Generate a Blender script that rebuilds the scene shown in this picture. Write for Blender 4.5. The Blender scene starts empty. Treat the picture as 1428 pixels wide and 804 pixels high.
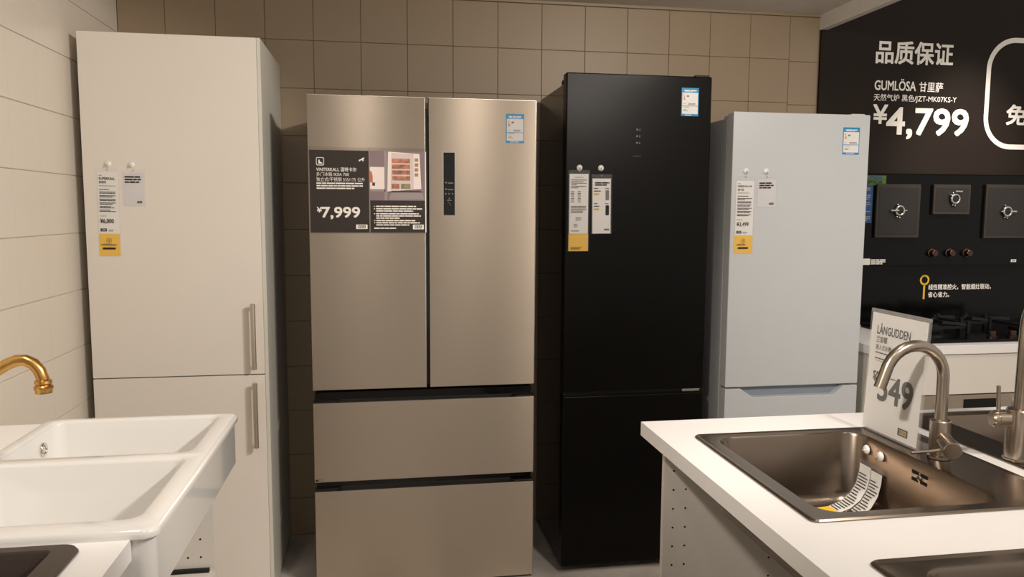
import bpy, bmesh, math, random
from mathutils import Vector, Matrix
random.seed(7)
S = bpy.context.scene
C = S.collection
# ------------------------------------------------------------------ camera
HC = 1.449
yaw, pitch, roll = math.radians(9.4695), math.radians(5.7496), math.radians(0.282)
fw = Vector((math.sin(yaw), math.cos(yaw), 0)); rt = Vector((math.cos(yaw), -math.sin(yaw), 0)); up = Vector((0, 0, 1))
f2 = math.cos(pitch)*fw - math.sin(pitch)*up
u2 = math.cos(pitch)*up + math.sin(pitch)*fw
r3 = math.cos(roll)*rt + math.sin(roll)*u2
u3 = math.cos(roll)*u2 - math.sin(roll)*rt
cd = bpy.data.cameras.new('camera'); cam = bpy.data.objects.new('camera', cd); C.objects.link(cam)
m3 = Matrix((r3, u3, -f2)).transposed().to_4x4(); m3.translation = Vector((0, 0, HC)); cam.matrix_world = m3
cd.sensor_width = 36; cd.lens = 36*1080/1428; cd.clip_start = .02
S.camera = cam
# ------------------------------------------------------------------ light
W = bpy.data.worlds.new('world'); S.world = W; W.use_nodes = True
bg = W.node_tree.nodes['Background']; bg.inputs[0].default_value = (1, .90, .80, 1); bg.inputs[1].default_value = .55
def spot(name, loc, tgt, power, size=100, blend=.7, rad=.06, col=(1, .90, .80)):
    l = bpy.data.lights.new(name, 'SPOT'); l.energy = power; l.spot_size = math.radians(size); l.spot_blend = blend
    l.shadow_soft_size = rad; l.color = col
    o = bpy.data.objects.new(name, l); C.objects.link(o); o.location = loc
    o.rotation_euler = (Vector(tgt)-Vector(loc)).to_track_quat('-Z', 'Y').to_euler()
    return o
spot('track_spot_fridge_right', (.58, .75, 2.31), (.2, 2.9, 1.2), 9, 120, .8, .06)
spot('track_spot_fridge_left', (-.12, .70, 2.31), (-.3, 2.7, 1.2), 7, 120, .8, .06)
spot('track_spot_island', (1.35, .45, 2.31), (.9, 1.9, .9), 58, 125, .8, .06)
spot('track_spot_sink', (-.62, .25, 2.31), (1.2, 1.65, 1.22), 150, 44, 1, .06)
spot('track_spot_cabinet', (1.28, .95, 2.31), (-.95, 2.55, 1.12), 112, 55, .35, .06)
spot('fill_spot_ceramic', (-.72, 1.25, 2.31), (-.70, 1.62, .9), 25, 72, .8, .06)  # fill light added overhead to brighten the ceramic sink rim
spot('fill_spot_aisle', (1.0, 1.5, 2.31), (.35, 2.25, 0), 34, 62, .8, .06)  # added fill, lifts the floor that the steel drawers reflect
spot('track_spot_display', (2.85, 2.45, 2.85), (2.80, 3.40, 1.68), 150, 36, 1, .05)
spot('track_spot_hob', (2.6, 1.7, 2.9), (2.6, 2.9, .8), 40, 80, .8, .06)
spot('fill_spot_wall', (1.25, 1.9, 2.31), (1.3, 3.45, 2.1), 20, 100, 1, .05)  # extra unseen spot, added to brighten the back wall towards the right
S.view_settings.view_transform = 'Standard'; S.view_settings.look = 'None'
S.view_settings.exposure = .12; S.view_settings.gamma = 1; S.view_settings.use_curve_mapping = False

# ------------------------------------------------------------------ materials
def lin(c):
    return tuple(((v/255)/12.92 if v/255 <= .04045 else ((v/255+.055)/1.055)**2.4) for v in c)
MATS = {}
def mat(name, rgb, rough=.5, metal=0, var=.04, scale=8, bump=0, bscale=60, stretch=(1, 1, 1), coat=0, alpha=1, trans=0, aniso=0, spec=.5, rvar=0):
    m = bpy.data.materials.new(name); m.use_nodes = True; nt = m.node_tree; p = nt.nodes['Principled BSDF']
    col = lin(rgb)
    tc = nt.nodes.new('ShaderNodeTexCoord'); mp = nt.nodes.new('ShaderNodeMapping'); mp.inputs['Scale'].default_value = stretch
    nt.links.new(tc.outputs['Object'], mp.inputs[0])
    nz = nt.nodes.new('ShaderNodeTexNoise'); nz.inputs['Scale'].default_value = scale; nz.inputs['Detail'].default_value = 4
    nt.links.new(mp.outputs[0], nz.inputs['Vector'])
    rp = nt.nodes.new('ShaderNodeValToRGB')
    rp.color_ramp.elements[0].position = .3; rp.color_ramp.elements[1].position = .7
    rp.color_ramp.elements[0].color = (*[max(0, v*(1-var)) for v in col], 1); rp.color_ramp.elements[1].color = (*[min(1, v*(1+var)) for v in col], 1)
    nt.links.new(nz.outputs[0], rp.inputs[0]); nt.links.new(rp.outputs[0], p.inputs['Base Color'])
    p.inputs['Roughness'].default_value = rough; p.inputs['Metallic'].default_value = metal
    p.inputs['Specular IOR Level'].default_value = spec
    p.inputs['Coat Weight'].default_value = coat; p.inputs['Coat Roughness'].default_value = .05
    p.inputs['Alpha'].default_value = alpha; p.inputs['Transmission Weight'].default_value = trans
    if aniso:
        p.inputs['Anisotropic'].default_value = aniso
        cx = nt.nodes.new('ShaderNodeCombineXYZ'); cx.inputs[2].default_value = 1
        nt.links.new(cx.outputs[0], p.inputs['Tangent'])
    if rvar:
        mr = nt.nodes.new('ShaderNodeMapRange'); mr.inputs['To Min'].default_value = rough-rvar; mr.inputs['To Max'].default_value = rough+rvar
        nt.links.new(nz.outputs[0], mr.inputs['Value']); nt.links.new(mr.outputs[0], p.inputs['Roughness'])
    if bump:
        n2 = nt.nodes.new('ShaderNodeTexNoise'); n2.inputs['Scale'].default_value = bscale
        nt.links.new(mp.outputs[0], n2.inputs['Vector'])
        b = nt.nodes.new('ShaderNodeBump'); b.inputs['Strength'].default_value = bump; b.inputs['Distance'].default_value = .002
        nt.links.new(n2.outputs[0], b.inputs['Height']); nt.links.new(b.outputs[0], p.inputs['Normal'])
    MATS[name] = m
    return m
mat('tile_back', (156, 138, 114), .45, var=.03, scale=3)
mat('grout_back', (134, 117, 96), .8)
mat('tile_left', (224, 216, 203), .30, var=.02, scale=3)
mat('grout_left', (206, 197, 184), .8)
mat('ceiling_paint', (214, 208, 200), .7)
mat('floor_concrete', (182, 174, 166), .55, var=.22, scale=5, bump=.15, bscale=90, rvar=.1)
mat('white_foil', (226, 220, 211), .38, var=.012, scale=4)
mat('white_edge', (208, 206, 196), .5, var=.01)
mat('laminate_top', (242, 240, 238), .45, var=.012, scale=5)
mat('laminate_edge', (206, 200, 190), .55, var=.015)
mat('ceramic', (228, 227, 224), .10, var=.01, scale=4, coat=.5)
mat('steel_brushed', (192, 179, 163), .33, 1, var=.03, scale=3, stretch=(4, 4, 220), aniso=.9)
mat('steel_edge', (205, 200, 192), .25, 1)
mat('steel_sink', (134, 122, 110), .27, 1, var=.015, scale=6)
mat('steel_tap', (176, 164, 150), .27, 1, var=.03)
mat('steel_handle', (205, 194, 178), .42, 1)
mat('chrome', (220, 216, 210), .12, 1)
mat('brass', (204, 160, 92), .30, 1, var=.05)
mat('black_door', (13, 12, 11), .30, var=.1, scale=3, spec=.14, bump=.03, bscale=300, stretch=(1, 1, 30))
mat('black_body', (16, 15, 15), .10, var=.05)
mat('black_gloss', (10, 10, 10), .08)
mat('black_matt', (14, 13, 13), .6)
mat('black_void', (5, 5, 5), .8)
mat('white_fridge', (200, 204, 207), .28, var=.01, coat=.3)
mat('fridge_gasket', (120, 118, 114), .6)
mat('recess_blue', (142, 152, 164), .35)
mat('panel_black', (36, 29, 24), .55, var=.08, scale=2, spec=.15)
mat('glass_black', (8, 8, 8), .16, var=.05, spec=.2)
mat('plate_face', (30, 27, 24), .45, var=.05)
mat('cast_black', (11, 11, 11), .55, bump=.2, bscale=200)
mat('support_plate', (56, 50, 44), .38, .3)
mat('bronze', (92, 72, 64), .3, 1)
mat('granite_brown', (72, 62, 56), .55, var=.15, scale=200)
mat('ink_white', (238, 234, 226), .6, var=.01)
mat('ink_black', (30, 28, 27), .7)
mat('ink_grey', (128, 122, 116), .7)
mat('ink_dkgreen', (28, 58, 30), .6)
mat('ink_yellow', (216, 172, 40), .5)
mat('ink_red', (200, 70, 40), .6)
mat('ink_green', (70, 130, 70), .6)
mat('paper', (232, 230, 226), .6, var=.01)
mat('paper_bluish', (214, 212, 214), .35, var=.01)
mat('card_yellow', (240, 190, 40), .5)
mat('card_brown', (42, 33, 29), .6, var=.02)
mat('label_blue', (20, 140, 196), .4)
mat('leaflet_green', (70, 98, 38), .5)
mat('leaflet_blue', (24, 72, 124), .5)
mat('sleeve', (235, 235, 235), .12, alpha=.05)
mat('poster_sleeve', (70, 60, 54), .12, alpha=.06)
mat('acrylic', (236, 234, 230), .08, alpha=.10)
mat('suction_white', (238, 236, 232), .3)
mat('photo_plum', (132, 112, 116), .5); mat('photo_pink', (212, 194, 190), .5); mat('photo_white', (235, 222, 216), .5)
mat('photo_orange', (196, 112, 70), .5); mat('photo_food', (170, 110, 84), .5, var=.5, scale=60); mat('photo_dark', (66, 54, 54), .5); mat('photo_greenfood', (132, 128, 84), .5, var=.4, scale=60)
mat('photo_grey', (150, 140, 140), .4)

# ------------------------------------------------------------------ mesh helpers
class B:
    def __init__(s): s.v = []; s.f = []
    def add(s, vs, fs):
        n = len(s.v); s.v += [tuple(v) for v in vs]; s.f += [tuple(i+n for i in f) for f in fs]; return s
    def box(s, x0, x1, y0, y1, z0, z1):
        return s.add([(x0, y0, z0), (x1, y0, z0), (x1, y1, z0), (x0, y1, z0), (x0, y0, z1), (x1, y0, z1), (x1, y1, z1), (x0, y1, z1)],
                     [(0, 3, 2, 1), (4, 5, 6, 7), (0, 1, 5, 4), (1, 2, 6, 5), (2, 3, 7, 6), (3, 0, 4, 7)])
    def prism(s, poly, y0, y1):      # poly in XZ, extruded along Y
        n = len(poly)
        vs = [(x, y0, z) for x, z in poly]+[(x, y1, z) for x, z in poly]
        return s.add(vs, [tuple(range(n)), tuple(range(2*n-1, n-1, -1))]+[(i, n+i, n+(i+1) % n, (i+1) % n) for i in range(n)])
    def rings(s, rs, cap0=True, cap1=True, closed=False):
        n = len(rs[0]); vs = [p for r in rs for p in r]; fs = []
        m = len(rs)
        for k in range(m if closed else m-1):
            k2 = (k+1) % m
            for i in range(n):
                j = (i+1) % n
                fs.append((k*n+i, k*n+j, k2*n+j, k2*n+i))
        if not closed:
            if cap0: fs.append(tuple(range(n-1, -1, -1)))
            if cap1: fs.append(tuple((m-1)*n+i for i in range(n)))
        return s.add(vs, fs)
    def tube(s, pts, rad, n=14):
        pts = [Vector(p) for p in pts]; R = rad if isinstance(rad, (list, tuple)) else [rad]*len(pts)
        rs = []; ref = None
        for i, p in enumerate(pts):
            t = (pts[min(i+1, len(pts)-1)]-pts[max(i-1, 0)]).normalized()
            if ref is None:
                ref = Vector((0, 0, 1)) if abs(t.z) < .9 else Vector((0, 1, 0))
            a = (ref-t*ref.dot(t)).normalized(); ref = a; b = t.cross(a)
            rs.append([p+R[i]*(math.cos(2*math.pi*k/n)*a+math.sin(2*math.pi*k/n)*b) for k in range(n)])
        return s.rings(rs)
    def lathe(s, prof, o, axis=(0, 0, 1), n=28):   # prof: (r, h) from start to end
        ax = Vector(axis).normalized(); ref = Vector((0, 0, 1)) if abs(ax.z) < .9 else Vector((1, 0, 0))
        a = (ref-ax*ref.dot(ax)).normalized(); b = ax.cross(a); o = Vector(o)
        rs = [[o+ax*h+r*(math.cos(2*math.pi*k/n)*a+math.sin(2*math.pi*k/n)*b) for k in range(n)] for r, h in prof]
        return s.rings(rs)
    def torus(s, o, axis, R, r, n=32, m=10):
        ax = Vector(axis).normalized(); ref = Vector((0, 0, 1)) if abs(ax.z) < .9 else Vector((1, 0, 0))
        a = (ref-ax*ref.dot(ax)).normalized(); b = ax.cross(a); o = Vector(o); rs = []
        for k in range(n):
            d = math.cos(2*math.pi*k/n)*a+math.sin(2*math.pi*k/n)*b
            rs.append([o+d*(R+r*math.cos(2*math.pi*j/m))+ax*r*math.sin(2*math.pi*j/m) for j in range(m)])
        return s.rings(rs, closed=True)
    def loft(s, levels, n=6, cap0=False, cap1=True):    # (x0,x1,y0,y1,r or 4 radii,z)
        rs = []
        for x0, x1, y0, y1, r, z in levels:
            rr = r if isinstance(r, (list, tuple)) else [r]*4
            ring = []
            for (cx, cy, a0, q, sx, sy) in ((x1, y1, 0, rr[0], -1, -1), (x0, y1, 90, rr[1], 1, -1), (x0, y0, 180, rr[2], 1, 1), (x1, y0, 270, rr[3], -1, 1)):
                for k in range(n+1):
                    a = math.radians(a0+90*k/n)
                    ring.append((cx+sx*q+q*math.cos(a), cy+sy*q+q*math.sin(a), z))
            rs.append(ring)
        return s.rings(rs, cap0, cap1)
    def sheet(s, path, wdir, w0, w1, th=.0006):   # ribbon of small thickness along path
        wd = Vector(wdir); rs = []
        pts = [Vector(p) for p in path]
        for i, p in enumerate(pts):
            t = (pts[min(i+1, len(pts)-1)]-pts[max(i-1, 0)]).normalized(); nrm = t.cross(wd).normalized()*th/2
            rs.append([p+wd*w0+nrm, p+wd*w1+nrm, p+wd*w1-nrm, p+wd*w0-nrm])
        return s.rings(rs)
def slab(b, xs, ys, z0, z1, holes):    # slab on a grid with rectangular cells left out
    xs = sorted(set(xs+[h[0] for h in holes]+[h[1] for h in holes])); ys = sorted(set(ys+[h[2] for h in holes]+[h[3] for h in holes]))
    nx, ny = len(xs)-1, len(ys)-1
    def solid(i, j):
        if i < 0 or j < 0 or i >= nx or j >= ny: return False
        cx, cy = (xs[i]+xs[i+1])/2, (ys[j]+ys[j+1])/2
        return not any(h[0] < cx < h[1] and h[2] < cy < h[3] for h in holes)
    vid = {}; vs = []; fs = []
    def V(i, j, k):
        if (i, j, k) not in vid: vid[(i, j, k)] = len(vs); vs.append((xs[i], ys[j], z1 if k else z0))
        return vid[(i, j, k)]
    for i in range(nx):
        for j in range(ny):
            if not solid(i, j): continue
            fs.append((V(i, j, 1), V(i+1, j, 1), V(i+1, j+1, 1), V(i, j+1, 1))); fs.append((V(i, j, 0), V(i, j+1, 0), V(i+1, j+1, 0), V(i+1, j, 0)))
            if not solid(i-1, j): fs.append((V(i, j, 0), V(i, j, 1), V(i, j+1, 1), V(i, j+1, 0)))
            if not solid(i+1, j): fs.append((V(i+1, j, 0), V(i+1, j+1, 0), V(i+1, j+1, 1), V(i+1, j, 1)))
            if not solid(i, j-1): fs.append((V(i, j, 0), V(i+1, j, 0), V(i+1, j, 1), V(i, j, 1)))
            if not solid(i, j+1): fs.append((V(i, j+1, 0), V(i, j+1, 1), V(i+1, j+1, 1), V(i+1, j+1, 0)))
    return b.add(vs, fs)
def rootloc(p):
    while p is not None and p.parent is not None: p = p.parent
    return Vector(p.location) if p is not None else Vector((0, 0, 0))
def obj(name, b, m, parent=None, bev=0, seg=2, smooth=None, fixn=True):
    o0 = rootloc(parent)
    me = bpy.data.meshes.new(name); me.from_pydata([tuple(Vector(v)-o0) for v in b.v], [], b.f)
    if bev or fixn:
        bm = bmesh.new(); bm.from_mesh(me)
        if fixn: bmesh.ops.recalc_face_normals(bm, faces=bm.faces)
        if bev:
            es = [e for e in bm.edges if len(e.link_faces) == 2 and e.calc_face_angle(0) > .5]
            bmesh.ops.bevel(bm, geom=es, offset=bev, segments=seg, affect='EDGES', profile=.5, clamp_overlap=True)
        bm.to_mesh(me); bm.free()
    me.materials.append(MATS[m])
    if smooth or bev:
        me.shade_smooth(); me.set_sharp_from_angle(angle=math.radians(smooth or 35))
    o = bpy.data.objects.new(name, me); C.objects.link(o)
    if bev:
        wn = o.modifiers.new('weighted_normal', 'WEIGHTED_NORMAL'); wn.keep_sharp = True; wn.weight = 100
    if parent is not None: o.parent = parent
    return o
def tag(o, label, cat, group=None):
    o['label'] = label; o['category'] = cat
    if group: o['group'] = group
    return o
def thing(name, label, cat, loc, group=None):
    o = bpy.data.objects.new(name, None); C.objects.link(o); o.location = loc; o.empty_display_size = .05
    return tag(o, label, cat, group)
def struct(o, label=None):
    o['kind'] = 'structure'
    if label: o['label'] = label
    return o
# flat print on a frame: origin, right, up
class F:
    def __init__(s, o, x, y): s.o = Vector(o); s.x = Vector(x); s.y = Vector(y); s.n = s.x.cross(s.y)
    def p(s, u, v, d=0): return s.o+s.x*u+s.y*v+s.n*d
def card(b, f, u0, v0, u1, v1, d0=0, d1=.0006):
    return b.add([f.p(u0, v0, d0), f.p(u1, v0, d0), f.p(u1, v1, d0), f.p(u0, v1, d0), f.p(u0, v0, d1), f.p(u1, v0, d1), f.p(u1, v1, d1), f.p(u0, v1, d1)],
                 [(0, 3, 2, 1), (4, 5, 6, 7), (0, 1, 5, 4), (1, 2, 6, 5), (2, 3, 7, 6), (3, 0, 4, 7)])
def quad(b, f, u0, v0, u1, v1, d=.001):
    return b.add([f.p(u0, v0, d), f.p(u1, v0, d), f.p(u1, v1, d), f.p(u0, v1, d)], [(0, 1, 2, 3)])
def poly(b, f, pts, d=.001):
    return b.add([f.p(u, v, d) for u, v in pts], [tuple(range(len(pts)))])
def roundrect(u0, v0, u1, v1, r, n=8):
    pts = []
    for cx, cy, a0 in ((u1-r, v1-r, 0), (u0+r, v1-r, 90), (u0+r, v0+r, 180), (u1-r, v0+r, 270)):
        for k in range(n+1):
            a = math.radians(a0+90*k/n); pts.append((cx+r*math.cos(a), cy+r*math.sin(a)))
    return pts
def outline(b, f, outer, inner, d=.001):
    n = len(outer)
    return b.add([f.p(u, v, d) for u, v in outer]+[f.p(u, v, d) for u, v in inner], [(i, (i+1) % n, n+(i+1) % n, n+i) for i in range(n)])
def bars(b, f, u, v, w, h, n, pitch, d=.001, words=True, ragged=.3):
    for k in range(n):
        x = u; end = u+w*(1-random.random()*ragged) if k == n-1 or random.random() < .3 else u+w*(1-.06*random.random())
        while x < end-h*.5:
            ww = min(end-x, h*random.uniform(2, 7) if words else w); quad(b, f, x, v-k*pitch-h, x+ww, v-k*pitch, d); x += ww+h*.45
    return b
TC = {}
def text_geo(body, bold):
    key = (body, bold)
    if key in TC: return TC[key]
    cu = bpy.data.curves.new('lettering', 'FONT'); cu.body = body; cu.size = 1; cu.resolution_u = 3; cu.offset = bold
    o = bpy.data.objects.new('lettering', cu); C.objects.link(o); bpy.context.view_layer.update()
    me = o.evaluated_get(bpy.context.evaluated_depsgraph_get()).to_mesh()
    vs = [(v.co.x, v.co.y) for v in me.vertices]; fs = [tuple(p.vertices) for p in me.polygons]
    bpy.data.objects.remove(o); bpy.data.curves.remove(cu)
    TC[key] = (vs, fs); return TC[key]
def text(b, f, body, u0, v0, u1, v1, bold=.0, d=.0012):     # fitted into the rectangle
    vs, fs = text_geo(body, 0)
    xa, xb = min(v[0] for v in vs), max(v[0] for v in vs); ya, yb = min(v[1] for v in vs), max(v[1] for v in vs)
    st = bold*(u1-u0)/(xb-xa)
    for q, (ox, oy) in enumerate(((0, 0), (st, 0), (-st, 0), (0, st), (0, -st), (st, st), (-st, st), (st, -st), (-st, -st)) if bold else ((0, 0),)):
        b.add([f.p(u0+(x-xa)/(xb-xa)*(u1-u0)+ox, v0+(y-ya)/(yb-ya)*(v1-v0)+oy, d+q*.00002) for x, y in vs], fs)
    return b
def pr(name, b, m, parent):
    o = obj(name, b, m, parent, fixn=False)
    if len(b.f) > 1: o['kind'] = 'stuff'
    return o

# ================================================================== SETTING
YB, XL, ZC = 3.45, -1.055, 2.365
struct(obj('floor', B().box(-2.5, 6, -4, 4.2, -.05, 0), 'floor_concrete'), 'grey mottled concrete shop floor')
struct(obj('ceiling', B().box(XL, 2.05, -1.0, YB+.02, ZC, ZC+.05), 'ceiling_paint'), 'flat grey-beige ceiling above the fridges')
struct(obj('trim_1', B().box(2.03, 2.065, -1.0, YB, 2.296, ZC+.05), 'ceiling_paint', bev=.002), 'beige ceiling edge fascia beside the black panel')
struct(obj('trim_2', B().box(XL, 2.03, YB-.012, YB, ZC-.012, ZC), 'tile_back', bev=.001), 'thin strip between tiled wall and ceiling')
wb = struct(obj('wall_back', B().box(XL-.1, 3.9, YB, YB+.1, 0, 3.0), 'grout_back'), 'tiled grey-brown back wall')
wl = struct(obj('wall_left', B().box(XL-.1, XL, -1.0, YB+.05, 0, 2.6), 'grout_left'), 'cream tiled side wall')
P = .1965; Q = .1985
def tile_mesh(name, w, h, m, gx, gz):      # lies in XZ, front to -Y
    b = B(); t = .004; c = .0013; cx = .0003 if gx < .001 else c
    x0, x1, z0, z1 = gx/2, w-gx/2, gz/2, h-gz/2
    b.rings([[(x0, 0, z0), (x1, 0, z0), (x1, 0, z1), (x0, 0, z1)], [(x0, -t+.0015, z0), (x1, -t+.0015, z0), (x1, -t+.0015, z1), (x0, -t+.0015, z1)],
             [(x0+cx, -t, z0+c), (x1-cx, -t, z0+c), (x1-cx, -t, z1-c), (x0+cx, -t, z1-c)]], cap0=False)
    me = bpy.data.meshes.new(name); me.from_pydata(b.v, [], b.f); me.materials.append(MATS[m])
    bm = bmesh.new(); bm.from_mesh(me); bmesh.ops.recalc_face_normals(bm, faces=bm.faces); bm.to_mesh(me); bm.free()
    return me
TM = {}
def tile(parent, w, h, m, loc, rz=0, gx=.0016, gz=.0016):
    k = (round(w, 4), round(h, 4), m)
    if k not in TM: TM[k] = tile_mesh('tile', w, h, m, gx, gz)
    o = bpy.data.objects.new('tile', TM[k]); C.objects.link(o); o.parent = parent; o.location = loc; o.rotation_euler = (0, 0, rz)
xs = [-.476+P*k for k in range(-2, 13)]
xs = [XL+.004]+xs+[2.03]
zs0 = [1.363+Q*k for k in range(-6, 5)]
for i in range(len(xs)-1):
    dz = -.009 if xs[i] > 1.85 else 0
    zs = [.004]+[z+dz for z in zs0]+[ZC-.013]
    for k in range(len(zs)-1):
        w, h = xs[i+1]-xs[i], zs[k+1]-zs[k]
        if w > .03 and h > .03: tile(wb, w, h, 'tile_back', (xs[i], YB, zs[k]))
        elif h > .005: tile(wb, w, h, 'tile_back', (xs[i], YB, zs[k]))
for i in range(13):
    y1 = YB-.006-P*i
    zs = [.004]+zs0+[ZC-.002]
    for k in range(len(zs)-1):
        if zs[k+1]-zs[k] > .004: tile(wl, P, zs[k+1]-zs[k], 'tile_left', (XL, y1-P, zs[k]), math.pi/2, .0003, .0022)

# ================================================================== helpers for shop tags
def hook(x, y, z, label, group=None, n=(0, -1, 0)):
    t = thing('suction_hook', label, 'hook', (x, y, z), group)
    nv = Vector(n)
    obj('suction_cup', B().lathe([(.001, 0), (.0105, 0), (.0115, .002), (.009, .006), (.005, .008), (.001, .008)], (x, y, z), n, 20), 'suction_white', t, smooth=40)
    p = Vector((x, y, z))+nv*.006
    obj('hook_pin', B().tube([p, p+nv*.006, p+nv*.008+Vector((0, 0, -.006)), p+nv*.006+Vector((0, 0, -.010))], .0016, 8), 'chrome', t, smooth=60)
def ikea_mark(b, f, u0, v0, u1, v1, d):
    o = roundrect(u0, v0, u1, v1, .0005, 2); cx, cy = (u0+u1)/2, (v0+v1)/2
    n = len(o); hw, hh = (u1-u0)/2, (v1-v0)/2
    ang = [math.atan2((p[1]-cy)/hh, (p[0]-cx)/hw) for p in o]
    outline(b, f, o, [(cx+.92*hw*math.cos(a), cy+.86*hh*math.sin(a)) for a in ang], d)
    text(b, f, 'IKEA', cx-.62*hw, cy-.42*hh, cx+.62*hw, cy+.42*hh, .015, d)
def price_tag(f, w, h_clear, h_paper, h_yel, label, kind, price=None, name=None, group=None, paper='paper'):
    # f at top-left of sleeve, v negative downwards
    t = thing('price_tag', label, 'tag', f.p(w/2, -h_clear-h_paper-h_yel, 0), group)
    H = h_clear+h_paper+h_yel
    b = B(); rng = 10
    for i in range(rng):
        pass
    obj('plastic_sleeve', card(B(), f, 0, -H-.002, w, 0, .0012, .0026), 'sleeve', t)
    pw = w*.06
    obj('paper_card', card(B(), f, pw, -h_clear-h_paper, w-pw, -h_clear, .0003, .0011), paper, t)
    if h_yel: obj('yellow_card', card(B(), f, pw*.7, -H, w-pw*.7, -h_clear-h_paper-.001, .0003, .0011), 'card_yellow', t)
    obj('eyelet', B().torus(f.p(w/2, -.005, .0028), f.n, .0025, .0007, 14, 6), 'chrome', t)
    k = B(); g = B(); d = .0030; u = w*.13; W_ = w*.74; top = -h_clear
    if kind == 'long':
        text(k, f, name[0], u, top-.026, u+W_*.95, top-.017, .008, d)
        text(k, f, name[1], u, top-.039, u+W_*.42, top-.030, .006, d)
        bars(g, f, u, top-.010, W_*.2, .002, 1, .004, d)
        bars(g, f, u, top-.046, W_, .0016, 1, .004, d)
        n = int((h_paper-.12)/.012); y = top-.058
        for q in range(n):
            bars(k, f, u, y, W_, .0022, 2 if q else 1, .0042, d, ragged=.5); y -= .0125 if q else .009
        yb = -h_clear-h_paper
        bars(g, f, u, yb+.062, W_*.4, .0016, 1, .004, d)
        text(k, f, price, u, yb+.034, u+W_*.80, yb+.052, .010, d)
        ikea_mark(k, f, u, yb+.008, u+.020, yb+.018, d); bars(g, f, u+.026, yb+.014, W_*.3, .0016, 2, .004, d)
    elif kind == 'small':
        bars(k, f, u, top-.012, W_*.95, .005, 3, .009, d, ragged=.6)
        ikea_mark(k, f, u+W_*.68, -H+.010, u+W_*.95, -H+.017, d)
    elif kind == 'receipt':
        bars(g, f, u+W_*.2, top-.012, W_*.6, .0018, 1, .004, d)
        bars(k, f, u, top-.022, W_, .0020, 6, .006, d, ragged=.8)
        for q in range(7):
            quad(k, f, u, top-.066-q*.0065-.002, u+W_*.2, top-.066-q*.0065, d); quad(k, f, u+W_*.42, top-.066-q*.0065-.002, u+W_*.62, top-.066-q*.0065, d)
        bars(k, f, u, top-.122, W_, .0022, 5, .006, d)
        bars(g, f, u+W_*.3, top-.165, W_*.4, .002, 3, .005, d); bars(g, f, u+W_*.2, top-.190, W_*.25, .002, 3, .005, d)
        bars(k, f, u, top-h_paper+.012, W_*.75, .002, 1, .005, d)
    elif kind == 'handles':
        bars(k, f, u+.004, top-.014, W_*.95, .005, 2, .008, d)
        y2 = B(); s1 = B()
        for q, (vv) in enumerate((-.040, -.098)):
            bars(k, f, u, top+vv+.004, W_*.3, .003, 1, .006, d); bars(k, f, u, top+vv-.006, W_*.45, .003, 1, .006, d)
            quad(y2, f, u, top+vv-.022, u+W_*.32, top+vv-.016, d)
            poly(s1 if q == 0 else k, f, roundrect(u+W_*.76, top+vv-.042, u+W_*.98, top+vv-.004, .003, 3), d)
            bars(g, f, u+W_*.72, top+vv+.004, W_*.28, .003, 1, .004, d)
        pr('printed_highlight', y2, 'ink_yellow', t); pr('printed_handle', s1, 'ink_grey', t)
        ikea_mark(k, f, u+W_*.7, -H+.012, u+W_, -H+.018, d)
    if h_yel and kind == 'long':
        cy = -h_clear-h_paper-h_yel*.30; cx = w*.48
        ci = [(math.cos(2*math.pi*q/20), math.sin(2*math.pi*q/20)) for q in range(20)]
        outline(k, f, [(cx+.0085*a, cy+.0085*c) for a, c in ci], [(cx+.0075*a, cy+.0075*c) for a, c in ci], d)
        quad(k, f, cx-.001, cy-.004, cx+.001, cy+.004, d)
        bars(k, f, cx-.026, cy-.014, .05, .0026, 1, .006, d); bars(g, f, cx-.018, cy-.011, .036, .0012, 1, .006, d)
        quad(k, f, cx-.021, cy-.0315, cx+.021, cy-.0245, d)
    elif h_yel:
        bars(k, f, u, -H+.014, W_*.7, .0022, 2, .005, d)
    pr('print', k, 'ink_black', t)
    if g.v: pr('fine_print', g, 'ink_grey', t)
    return t
def energy_label(f, w, h, parent):
    s = obj('energy_label', card(B(), f, 0, 0, w, h, 0, .0005), 'label_blue', parent); s['label'] = 'blue and white energy sticker'
    b = B(); quad(b, f, .003, h*.37, w-.003, h*.83, .0008); quad(b, f, .003, h*.075, w-.003, h*.35, .0008)
    bars(b, f, w*.14, h*.925, w*.74, h*.045, 1, .01, .0008, ragged=.05); bars(b, f, w*.2, h*.87, w*.6, h*.015, 1, .01, .0008); bars(b, f, w*.22, h*.05, w*.5, h*.025, 1, .01, .0008)
    pr('white_field', b, 'paper', s)
    g = B(); bars(g, f, w*.4, h*.455, w*.45, h*.02, 2, h*.035, .001); bars(g, f, w*.12, h*.44, w*.12, h*.014, 1, .01, .001)
    bars(g, f, w*.12, h*.325, w*.35, h*.018, 1, .01, .001); bars(g, f, w*.12, h*.24, w*.25, h*.018, 1, .01, .001); bars(g, f, w*.12, h*.19, w*.3, h*.018, 1, .01, .001)
    poly(g, f, [(w*.28, h*.705), (w*.32, h*.735), (w*.43, h*.735), (w*.43, h*.675), (w*.32, h*.675)], .001)
    pr('fine_print', g, 'ink_grey', s)
    for q, (m, a) in enumerate((('ink_green', .14), ('ink_green', .16), ('ink_yellow', .18), ('ink_red', .20), ('ink_red', .22))):
        pr('rating_bar', quad(B(), f, w*.12, h*(.76-.045*q), w*a, h*(.79-.045*q), .001), m, s)
FRONT = lambda x, y, z: F((x, y, z), (1, 0, 0), (0, 0, 1))     # facing the camera side (-Y)

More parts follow.
